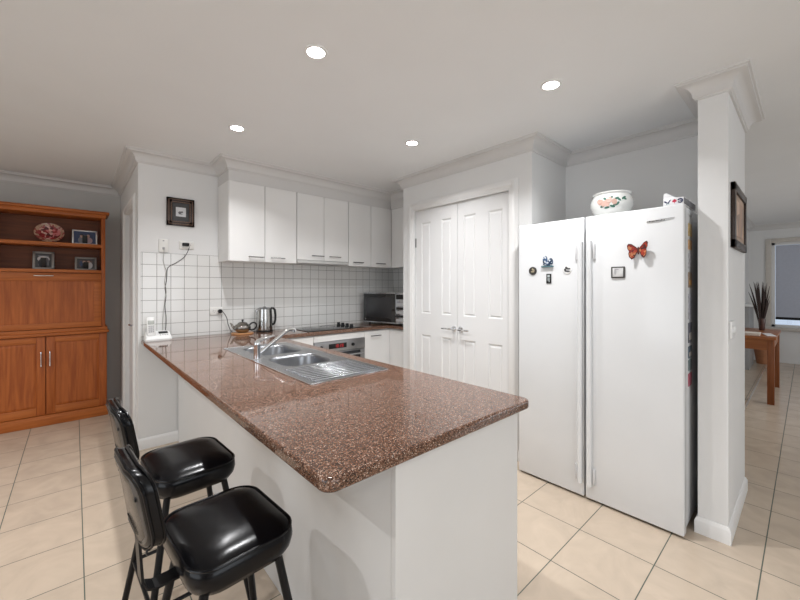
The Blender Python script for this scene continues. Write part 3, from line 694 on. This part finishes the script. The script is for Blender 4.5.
# butterfly
bf = thing('butterfly_magnet', 'red and orange butterfly magnet spreading its wings on the fridge door', 'fridge magnet', (x, .648, 1.556), 'magnets on the fridge')
WING = blotch('butterfly_wing', [(.32, .028, .016), (.40, .05, .022), (.24, .02, .016), (.50, .20, .09), (.05, .012, .012)], 75, .4); WED = mat('wing_edge', (.10, .018, .014), .4)
for s, tilt in ((1, 0), (-1, 0)):
    up = [(0, .006), (.012, .022), (.034, .042), (.050, .046), (.057, .036), (.055, .016), (.047, .002), (.050, -.012), (.047, -.032), (.034, -.048), (.020, -.040), (.008, -.014), (0, -.006)]
    ring = [Vector((x-.012 - a*.40, .650 + s*a*.90, 1.549 + c*.98 + s*a*(-.10))) for a, c in up]
    wn = B().prism(ring, (.0018, 0, 0)).build('wing', WED, bf, smooth=False)
    cen = sum(ring, Vector())/len(ring); inn = [cen + (p-cen)*.84 + Vector((-.0006, 0, 0)) for p in ring]
    B().prism(inn, (-.0008, 0, 0)).build('wing_pattern', WING, wn, smooth=False)
B().tube([(x-.013, .650, 1.527), (x-.015, .650, 1.547), (x-.014, .650, 1.569)], .005, 10, radii=[.003, .006, .004]).build('body', WED, bf)
B().lathe([(0, .012), (.008, .012), (.008, 0), (0, 0)], (x, .648, 1.556), 16, M=MX).build('magnet', BLACKP, bf)
for o in list(C.objects):
    if o.get('group') == 'magnets on the fridge': o.location.y *= q_; o.location.z = 1.341 + (o.location.z-1.341)*q_
# cards and magnets down the right side of the fridge
sy = FY0+.004
side = [(1.765, 1.735, (.55, .56, .57), 'pale card'), (1.69, 1.62, (.50, .36, .16), 'ochre card'), (1.60, 1.545, (.52, .30, .14), 'orange and black card'), (1.525, 1.44, (.45, .45, .47), 'light grey card'), (1.42, 1.335, (.30, .22, .16), 'brown picture card'), (1.30, 1.16, (.42, .42, .46), 'dull lilac card'), (1.14, 1.03, (.11, .11, .14), 'navy picture card'), (1.01, .945, (.07, .10, .13), 'dark teal card'), (.935, .875, (.16, .20, .20), 'grey green card'), (.86, .79, (.40, .10, .14), 'crimson card')]
for i, (z1, z0, col, nm) in enumerate(side):
    place = ['topmost', 'second from the top', 'third from the top', 'fourth from the top', 'fifth from the top', 'sixth from the top', 'seventh from the top', 'eighth from the top', 'last but one', 'lowest'][i]
    t = single(B().box(2.515, 2.60, sy-.004, sy, z0, z1, .001), 'card_magnet', mat('card_'+str(i), col, .4, noise=.35, nscale=60), (2.555, sy, (z0+z1)/2), f'{nm} stuck on the right flank of the fridge, {place}', 'fridge magnet', 'cards on the flank of the fridge')
    if i in (4, 6, 7): B().box(2.522, 2.592, sy-.0048, sy-.003, z0+(z1-z0)*.15, z0+(z1-z0)*.5).build('print', mat('card_print_'+str(i), (.55, .50, .46) if i != 4 else (.55, .30, .10), .4, noise=.4, nscale=80), t, smooth=False)
# bowl on top
bx_, by_ = 2.625, .855
fb = thing('fish_bowl', 'white porcelain bowl painted with pink flowers on top of the fridge', 'bowl', (bx_, by_, FZ1))
PORC = mat('porcelain', (.78, .785, .76), .12, noise=.02, coat=.3)
pf = [(0, .002), (.070, .001), (.076, .006), (.084, .020), (.112, .050), (.128, .082), (.131, .104), (.124, .132), (.112, .150), (.109, .156), (.116, .160), (.119, .166), (.115, .170), (.104, .166), (.104, .156), (.118, .120), (.118, .09), (.10, .05), (.06, .02), (0, .016)]
pf = [(r_*.955, z_) for r_, z_ in pf]
B().lathe(pf, (bx_, by_, FZ1-.004), 48).build('body', PORC, fb, angle=50)
def on_bowl(a, z):
    for (r0, z0), (r1, z1) in zip(pf, pf[1:]):
        if z0 <= z <= z1: rr = r0+(r1-r0)*(z-z0)/(z1-z0); nz = -(r1-r0)/(z1-z0); break
    n = Vector((math.cos(a), math.sin(a), nz)).normalized()
    return Vector((bx_+rr*math.cos(a), by_+rr*math.sin(a), FZ1-.004+z)) + n*.0012, n
def petals(lst, m, nm):
    b = B()
    for a, z, ru, rv, an in lst:
        p, n = on_bowl(math.radians(a), z); t_ = Vector((0, 0, 1)).cross(n).normalized(); u_ = n.cross(t_)
        U = t_*math.cos(an)+u_*math.sin(an); V = -t_*math.sin(an)+u_*math.cos(an); b.disc(p, U*ru, V*rv, 12)
    b.build(nm, m, fb, smooth=False)
# angles: camera lies towards -150 degrees
R = random.Random(3)
pk = [(A+R.uniform(-7, 7), z+R.uniform(-.008, .008), .019, .015, R.uniform(0, 3)) for A, z in ((-178, .09), (-172, .10), (176, .095), (-165, .105), (-160, .097), (170, .105), (-185, .085), (-168, .085))]
petals(pk, mat('pink_glaze', (.66, .43, .36), .25, noise=.1), 'painted_flowers')
gr = [(A, z, ru*1.3, .007, an) for A, z, ru, an in ((-150, .115, .012, .5), (-143, .108, .010, 2.4), (-130, .118, .013, .6), (-127, .112, .009, -.4), (-152, .078, .012, .2), (-160, .070, .012, 2.8), (-175, .065, .012, .2), (-146, .085, .009, 1.0), (172, .075, .010, .4), (-180, .12, .009, 2.4), (-163, .125, .008, .4))]
petals(gr, mat('green_glaze', (.07, .17, .13), .25, noise=.1), 'painted_leaves')
# box with stickers on top of the fridge
bxn = thing('white_carton', 'white carton with three small printed symbols at the right end of the fridge top', 'box', (2.53, .49, FZ1))
B().box(2.412, 2.70, .438, .528, FZ1+.0005, FZ1+.040, .002).build('body', mat('white_card', (.78, .78, .80), .5), bxn)
B().prism([(2.418, .528, FZ1+.038), (2.418, .468, FZ1+.038), (2.418, .498, FZ1+.060), (2.418, .516, FZ1+.072), (2.418, .528, FZ1+.070)], (.003, 0, 0)).build('flap', mat('white_card', (.8, .8, .8)), bxn, smooth=False)
B().box(2.417, 2.70, .436, .4385, FZ1+.004, FZ1+.036, .0005).build('side_panel', mat('grey_card', (.16, .16, .17), .5, noise=.4, nscale=40), bxn)
fx = 2.4112; zc = FZ1+.021
b = B(); b.prism([(fx, .522, zc+.008), (fx, .524, zc+.001), (fx, .511, zc-.008), (fx, .505, zc-.006), (fx, .511, zc)], (.001, 0, 0)); b.prism([(fx, .509, zc-.007), (fx, .499, zc+.010), (fx, .493, zc+.011), (fx, .503, zc-.008)], (.001, 0, 0)); b.build('check_symbol', mat('navy_ink', (.02, .03, .10), .5), bxn, smooth=False)
b = B(); b.disc((fx, .512, zc-.012), (0, .003, 0), (0, 0, .002)); b.disc((fx, .504, zc-.010), (0, .003, 0), (0, 0, .002)); b.build('teal_dots', mat('teal_ink', (.05, .25, .28), .5), bxn, smooth=False)
leafp = [(0, 11), (2, 6), (5, 7.5), (4.2, 3), (9, 4), (6.5, 0), (7.5, -3), (1, -3.5), (1, -9), (-1, -9), (-1, -3.5), (-7.5, -3), (-6.5, 0), (-9, 4), (-4.2, 3), (-5, 7.5), (-2, 6)]
B().prism([(fx, .478+a*.0013, zc+c*.0013) for a, c in leafp], (.001, 0, 0)).build('leaf_symbol', mat('red_ink', (.50, .015, .06), .5), bxn, smooth=False)
b = B(); b.tube([(fx, .453+.0098*math.cos(a), zc+.0098*math.sin(a)) for a in [math.radians(20+310*k/14) for k in range(15)]], .0034, 6); b.box(fx-.001, fx+.001, .443, .454, zc-.002, zc+.0015); b.build('ring_symbol', mat('navy_ink', (.02, .03, .10), .5), bxn, smooth=False)

# ---------------------------------------------------------------- bar stools
def rr3(hx, hy, r, z, seg=7): return [Vector((px, py, z)) for px, py in rrect(0, 0, hx, hy, r, seg)]
def make_stool(loc, rz, label):
    t = thing('bar_stool', label, 'bar stool', loc, 'black vinyl bar stools', rotz=rz)
    HX, HY, r, zt = .138, .167, .066, .662
    b = B(); b.loft([rr3(HX-.035, HY-.035, r-.02, zt-.074), rr3(HX-.012, HY-.012, r, zt-.070), rr3(HX-.002, HY-.002, r, zt-.052), rr3(HX+.002, HY+.002, r, zt-.03), rr3(HX, HY, r, zt-.004), rr3(HX-.006, HY-.006, r, zt+.001),
        rr3(HX-.020, HY-.020, r-.005, zt+.010), rr3(HX-.045, HY-.045, r-.012, zt+.017), rr3(HX-.09, HY-.09, r-.03, zt+.021)])
    b.build('seat', VINYL, t, angle=80)
    B().tube(rr3(HX-.002, HY-.002, r, zt), .004, 8, closed=True).build('seat_piping', VINYL, t)
    # backrest, bowed in plan with its ends forward
    BW, BH, bz, bx0 = .123, .097, .829, -.241
    def bp(y, z, x): return Vector((bx0 + x + .026*(y/.134)**2 - (z-bz)*.17, y, z))
    def br(i, x): return [bp(py, bz+pz, x) for py, pz in rrect(0, 0, BW-i, BH-i, .055-i*.5, 8)]
    b = B(); b.loft([br(.03, 0), br(.006, .000), br(0, .004), br(0, .026), br(.008, .032), br(.03, .042), br(.06, .046)])
    back = b.build('backrest', VINYL, t, angle=60)
    B().tube(br(-.001, .004), .0035, 8, closed=True).build('back_piping', VINYL, back); B().tube(br(-.001, .027), .0035, 8, closed=True).build('back_piping', VINYL, back)
    b = B(); b.loft([br(.012, -.0015), br(.010, .001)]); b.build('back_plate', BACKP, back, angle=60)
    for y in (-.10, .10):
        for z in (.735, .865):
            p = bp(y, z, -.0015); B().lathe([(0, .004), (.005, .003), (.007, 0)], p, 12, M=MX).build('bolt', BLACKMETAL, back)
    for s in (-1, 1): pass
    # flat steel bracket from under the seat up to the backrest
    b = B(); wv = .022
    prof = [(-.02, .590), (-.180, .590), (-.195, .597), (-.203, .615), (-.212, .76)]
    A = [Vector((px, -wv, pz)) for px, pz in prof]; D = [Vector((px, wv, pz)) for px, pz in prof]
    th = [Vector((0, 0, -.006))]*2 + [Vector((-.004, 0, -.004)), Vector((-.006, 0, 0)), Vector((-.006, 0, 0))]
    for k in range(len(prof)-1):
        q = [A[k], D[k], D[k+1], A[k+1]]; e = [q[0]+th[k], q[1]+th[k], q[2]+th[k+1], q[3]+th[k+1]]
        vs = [b.bm.verts.new(v) for v in q+e]
        for f in ((0, 1, 2, 3), (7, 6, 5, 4), (0, 4, 5, 1), (1, 5, 6, 2), (2, 6, 7, 3), (3, 7, 4, 0)): b.bm.faces.new([vs[i] for i in f])
    b.build('back_bracket', BLACKMETAL, t, smooth=False)
    B().box(-.10, .10, -.115, .115, .578, .590, .002).build('seat_plate', BLACKMETAL, t)
    tz = .59; ft = (.190, .205); tpx = (.095, .110)
    def at(sx, sy, z): k = 1-z/tz; return Vector((sx*(tpx[0]+(ft[0]-tpx[0])*k), sy*(tpx[1]+(ft[1]-tpx[1])*k), z))
    for sx in (-1, 1):
        for sy in (-1, 1):
            l = B().tube([at(sx, sy, tz), at(sx, sy, .012)], .0115, 12).build('leg', BLACKMETAL, t)
            p = at(sx, sy, 0); B().lathe([(0, .0005), (.014, .0005), (.015, .02), (.0118, .024)], (p.x, p.y, 0), 14).build('foot_cap', BLACKP, l)
    for a, c in (((-1, -1), (1, -1)), ((1, -1), (1, 1)), ((1, 1), (-1, 1)), ((-1, 1), (-1, -1))): B().tube([at(*a, .24), at(*c, .24)], .007, 10).build('footrest_bar', BLACKMETAL, t)
    return t
st = make_stool((.328, 1.116, 0), math.radians(4), 'black vinyl bar stool nearest the viewer, in front of the other stool')
def dup(root, loc, rotz, label):
    r_ = root.copy(); C.objects.link(r_); r_.location = loc; r_.rotation_euler = (0, 0, rotz); r_['label'] = label
    for ch in list(root.children):
        c = ch.copy(); C.objects.link(c); c.parent = r_
        for g in list(ch.children):
            d = g.copy(); C.objects.link(d); d.parent = c
    return r_
dup(st, (.337, 1.645, 0), math.radians(3), 'black vinyl bar stool farther along the peninsula, nearer the wooden cabinet')

# ---------------------------------------------------------------- wooden display cabinet in the hall
HX0, HX1, HYF, HYB = -.665, .238, 4.89, 5.196
hu = thing('display_cabinet', 'tall orange brown wooden display cabinet with open shelves and panelled doors', 'cabinet', (-.21, 5.04, 0))
B().box(HX0-.02, HX1+.022, HYF-.012, HYB-.014, 0, .10, .006).build('plinth', WOODH, hu)
b = B(); b.box(HX0-.012, HX1+.014, HYF+.022, HYB-.014, .10, .862, .002); b.build('base_carcass', WOODV, hu)
b = B(); b.box(HX0-.03, HX1+.030, HYF-.020, HYB-.014, .862, .890, .008); b.box(HX0-.018, HX1+.018, HYF-.008, HYB-.014, .888, .925, .006); b.build('waist_moulding', WOODH, hu)
for s, (a, c) in ((1, (HX0-.010, -.212)), (-1, (-.205, HX1+.012))):
    d = B().box(a, c, HYF+.010, HYF+.022, .105, .858).build('door', WOODV, hu, smooth=False)
    b = B(); fw = .062; y0, y1 = HYF, HYF+.011
    b.box(a, a+fw, y0, y1, .105, .858, .003); b.build('stile', WOODV, d); B().box(c-fw, c, y0, y1, .105, .858, .003).build('stile', WOODV, d)
    B().box(a+fw, c-fw, y0+.0005, y1, .105, .105+.075, .003).build('rail', WOODH, d); B().box(a+fw, c-fw, y0+.0005, y1, .858-.062, .858, .003).build('rail', WOODH, d)
    b = B(); b.loft([[(a+fw+i, y, .180+i), (c-fw-i, y, .180+i), (c-fw-i, y, .796-i), (a+fw+i, y, .796-i)] for i, y in ((.0, HYF+.0095), (.022, HYF+.004))], cap0=False); b.build('raised_panel', WOODV, d, smooth=False)
    hx = (c-.028) if s > 0 else (a+.026)
    b = B(); b.tube([(hx, HYF-.022, .575), (hx, HYF-.026, .645), (hx, HYF-.022, .715)], .0055)
    for z in (.585, .705): b.tube([(hx, HYF, z), (hx, HYF-.023, z)], .0045)
    b.build('handle', CHROME, d)
zt = 2.085
b = B(); b.box(HX0, HX0+.030, HYF, HYB-.014, .925, zt, .002); b.build('side', WOODV, hu); B().box(HX1-.032, HX1, HYF, HYB-.014, .925, zt, .002).build('side', WOODV, hu)
B().box(HX0+.03, HX1-.032, HYB-.028, HYB-.014, .925, zt).build('back', WOODD, hu, smooth=False)
B().box(HX0+.03, HX1-.032, HYF+.002, HYB-.028, 1.742, 1.775, .003).build('shelf', WOODH, hu)
B().box(HX0+.03, HX1-.032, HYF+.002, HYB-.028, 1.478, 1.510, .003).build('shelf', WOODH, hu)
b = B(); b.box(HX0-.006, HX1+.006, HYF-.008, HYB-.014, zt-.035, zt, .003); b.box(HX0-.030, HX1+.032, HYF-.030, HYB-.014, zt, zt+.030, .008); b.build('crown', WOODH, hu)
df = B().box(HX0+.031, HX1-.033, HYF+.010, HYF+.024, .928, 1.474).build('drop_front', WOODV, hu, smooth=False)
b = B(); b.box(HX0+.032, HX1-.034, HYF+.001, HYF+.011, 1.395, 1.472, .003); b.box(HX0+.032, HX1-.034, HYF+.001, HYF+.011, .93, .985, .003); b.box(HX0+.032, HX0+.09, HYF+.0005, HYF+.011, .985, 1.395, .003); b.box(HX1-.092, HX1-.034, HYF+.0005, HYF+.011, .985, 1.395, .003); b.build('frame', WOODH, df)
b = B(); b.tube([(-.290, HYF-.022, 1.445), (-.222, HYF-.027, 1.445), (-.155, HYF-.022, 1.445)], .006)
for xx in (-.28, -.165): b.tube([(xx, HYF, 1.445), (xx, HYF-.023, 1.445)], .0045)
b.build('handle', CHROME, df)
# what stands on its shelves
TL = math.radians(-12)
pl = thing('decorative_plate', 'oval red floral plate standing on the upper shelf of the wooden cabinet', 'plate', (-.188, 5.03, 1.775))
M = Matrix.Rotation(math.radians(78), 3, 'X')
FLOR = blotch('red_floral_glaze', [(.30, .025, .025), (.55, .16, .16), (.22, .02, .02), (.62, .36, .30), (.36, .05, .05), (.12, .02, .02)], 46, .25)
B().lathe([(0, 0), (.070, 0), (.076, .003)], (-.188, 5.022, 1.876), 40, sx=1.08, sy=.92, M=M).build('centre', FLOR, pl)
B().lathe([(.076, .003), (.098, .012), (.102, .013), (.103, .010), (.07, -.004), (0, -.004)], (-.188, 5.022, 1.876), 40, sx=1.08, sy=.95, M=M).build('rim', blotch('rim_glaze', [(.40, .22, .14), (.30, .06, .05), (.48, .30, .20)], 60, .25), pl)
b = B()
for s in (-1, 1): b.tube([(-.188+s*.05, 5.0, 1.787), (-.188+s*.05, 5.0, 1.779), (-.188+s*.05, 5.07, 1.779), (-.188+s*.03, 5.06, 1.90)], .0035, 8)
b.build('stand', DARKSTEEL, pl)
def photo_frame(x0, x1, z0, z1, y, fw, fm, label, bg, figs, mount=None):
    cx = (x0+x1)/2; t = thing('photo_frame', label, 'photo frame', (cx, y+.03, z0), 'photo frames in the wooden cabinet')
    Rm = Matrix.Rotation(TL, 3, 'X'); piv = (cx, y, z0)
    b = B()
    for a in ((x0, x1, z0, z0+fw), (x0, x1, z1-fw, z1), (x0, x0+fw, z0, z1), (x1-fw, x1, z0, z1)): b.box(a[0], a[1], y, y+.014, a[2], a[3], .002, rot=Rm, piv=piv)
    f = b.build('frame', fm, t)
    if mount: B().box(x0+fw*.9, x1-fw*.9, y+.005, y+.012, z0+fw*.9, z1-fw*.9, rot=Rm, piv=piv).build('mount', mount, t, smooth=False)
    i = fw*.9 if not mount else fw*.9+.022
    p = B().box(x0+i, x1-i, y+.0045 if mount else y+.006, y+.012, z0+i, z1-i, rot=Rm, piv=piv).build('photo', bg, t, smooth=False)
    for k, (fx_, fz_, ru, rv, m) in enumerate(figs):
        c = Rm @ (Vector((x0+(x1-x0)*fx_, y+.0038-k*.0002, z0+(z1-z0)*fz_)) - Vector(piv)) + Vector(piv); upv = Rm @ Vector((0, 0, 1))
        B().disc(c, Vector((ru, 0, 0)), upv*rv).build('photo_figure', m, p, smooth=False)
    B().box(cx-.02, cx+.02, y+.012, y+.018, z0+.004, z0+(z1-z0)*.7, rot=Matrix.Rotation(math.radians(14), 3, 'X'), piv=(cx, y+.06, z0)).build('strut', BLACKP, t, smooth=False)
    return t
SKIN = mat('photo_skin', (.52, .34, .27), .5); DK = mat('photo_dark', (.03, .03, .04), .5); WH = mat('photo_white', (.62, .60, .60), .5); PKS = mat('photo_pink', (.42, .30, .33), .5); BL = mat('photo_blue', (.05, .07, .14), .5); GY = mat('photo_grey', (.20, .20, .22), .5); RDD = mat('photo_red', (.25, .06, .06), .5)
photo_frame(-.022, .178, 1.7755, 1.930, 4.98, .014, FRAMES, 'silver frame with a blue couple portrait on the upper shelf of the cabinet', BL, [(.36, .30, .026, .034, GY), (.66, .30, .028, .034, PKS), (.37, .58, .013, .017, SKIN), (.63, .60, .013, .017, SKIN), (.37, .68, .013, .008, DK)])
photo_frame(-.306, -.152, 1.5105, 1.690, 4.98, .020, FRAMEG, 'square pewter frame with dark group photo at left of the lower open shelf', GY, [(.5, .58, .045, .03, WH), (.45, .36, .03, .045, DK), (.62, .45, .02, .04, GY), (.45, .60, .011, .015, SKIN)], GREYM)
photo_frame(.000, .172, 1.5105, 1.650, 4.98, .016, FRAMEG, 'pewter frame with wedding style photo at right of the lower open shelf', mat('photo_brown', (.14, .09, .08), .5), [(.40, .35, .022, .030, DK), (.66, .38, .026, .036, WH), (.42, .62, .011, .014, SKIN), (.62, .64, .011, .014, SKIN), (.28, .5, .012, .03, BL)], GREYM)

# ---------------------------------------------------------------- dining end seen past the wall
dt = thing('dining_table', 'orange brown wooden dining table in the room past the fridge wall', 'table', (6.4, .4, 0))
TX0, TX1, TY0, TY1, TZ = 5.86, 7.02, .235, .66, .765
B().box(TX0, TX1, TY0, TY1, TZ-.03, TZ, .004).build('table_top', TABLEW, dt)
b = B(); b.box(TX0+.02, TX0+.045, TY0+.05, TY1-.05, TZ-.15, TZ-.03); b.box(TX0+.04, TX1-.04, TY0+.025, TY0+.045, TZ-.15, TZ-.03); b.box(TX0+.04, TX1-.04, TY1-.045, TY1-.025, TZ-.15, TZ-.03); b.box(TX1-.045, TX1-.02, TY0+.05, TY1-.05, TZ-.15, TZ-.03); b.build('apron', TABLEW, dt, smooth=False)
for xx in (TX0+.012, TX1-.072):
    for yy in (TY0+.012, TY1-.072): B().box(xx, xx+.06, yy, yy+.06, 0, TZ-.03, .004).build('leg', TABLED, dt)
vs = thing('vase', 'dark brown vase holding dark dried reeds on the far end of the table', 'vase', (6.74, .40, TZ))
B().lathe([(0, .001), (.026, .001), (.029, .02), (.034, .10), (.036, .14), (.032, .155), (.027, .155), (.028, .13), (0, .03)], (6.74, .40, TZ), 24).build('vessel', mat('brown_ceramic', (.07, .028, .02), .3), vs)
R = random.Random(11)
for k in range(34):
    a = R.uniform(0, 2*PI); sp = R.uniform(.03, .20); h = R.uniform(.32, .63) if k > 3 else .64
    dx, dy = math.cos(a)*sp, math.sin(a)*sp
    if k % 2: dx, dy = R.uniform(-.06, .06), R.uniform(-.09, .17)
    p0 = Vector((6.74+dx*.12, .40+dy*.12, TZ+.03)); p2 = Vector((6.74+dx, .40+dy*.75, TZ+h)); p1 = (p0+p2)/2 + Vector((-dx*.12, -dy*.12, .03))
    B().tube(arc(p0, p1, p2, 6), .004, 5, radii=[.003, .004, .006, .009, .008, .005, .0015]).build('reed', REED, vs)
tb = thing('tissue_box', 'pale flat paper stack on the near end of the dining table', 'paper', (6.05, .40, TZ))
B().box(5.93, 6.10, .37, .50, TZ+.0005, TZ+.026, .002).build('pages', mat('cream_paper', (.74, .66, .58), .6), tb); B().box(5.925, 6.105, .365, .505, TZ+.026, TZ+.030, .001).build('cover', mat('cover_paper', (.76, .70, .62), .5), tb)
tb.name = 'paper_stack'
single(B().box(6.0, 6.32, .262, .345, TZ+.0005, TZ+.004, .001, rot=Matrix.Rotation(.2, 3, 'Z')), 'paper_sheet', mat('white_paper', (.78, .77, .78), .4), (6.16, .30, TZ), 'white sheet of paper on the table beside the paper stack', 'paper')
# heater with mantel on the dining wall, pot, floor strip, ottoman
ht = thing('wall_heater', 'grey heater under a narrow white mantel on the far left wall', 'heater', (8.4, YF, 0))
B().box(8.05, 8.75, YF-.10, YF-.014, .0, 1.02, .01).build('body', mat('heater_grey', (.30, .30, .30), .5), ht)
B().box(8.00, 8.80, YF-.16, YF-.003, 1.02, 1.055, .006).build('mantel', TRIM, ht)
pt = thing('floor_pot', 'terracotta pot on the floor behind the dining table', 'pot', (8.95, .50, 0))
B().lathe([(0, .002), (.10, .002), (.13, .20), (.15, .36), (.165, .37), (.165, .42), (.145, .42), (.13, .30), (0, .25)], (8.95, .50, 0), 32).build('vessel', TERRA, pt)
single(B().box(5.2, 8.6, .452, .468, 0, .004, .001), 'floor_strip', mat('pale_metal_strip', (.75, .72, .68), .3, .6), (7, .46, 0), 'thin pale metal strip across the floor under the dining table', 'floor strip')
ot = thing('ottoman', 'tan rounded ottoman just showing past the wall edge', 'ottoman', (5.61, .60, 0))
b = B(); b.loft([[(x+5.61, y+.595, z) for x, y in rrect(0, 0, .19-i, .105-i, .05)] for z, i in ((.002, .02), (.03, 0), (.20, 0), (.235, .012), (.245, .04))]); b.build('cushion', TAN, ot)
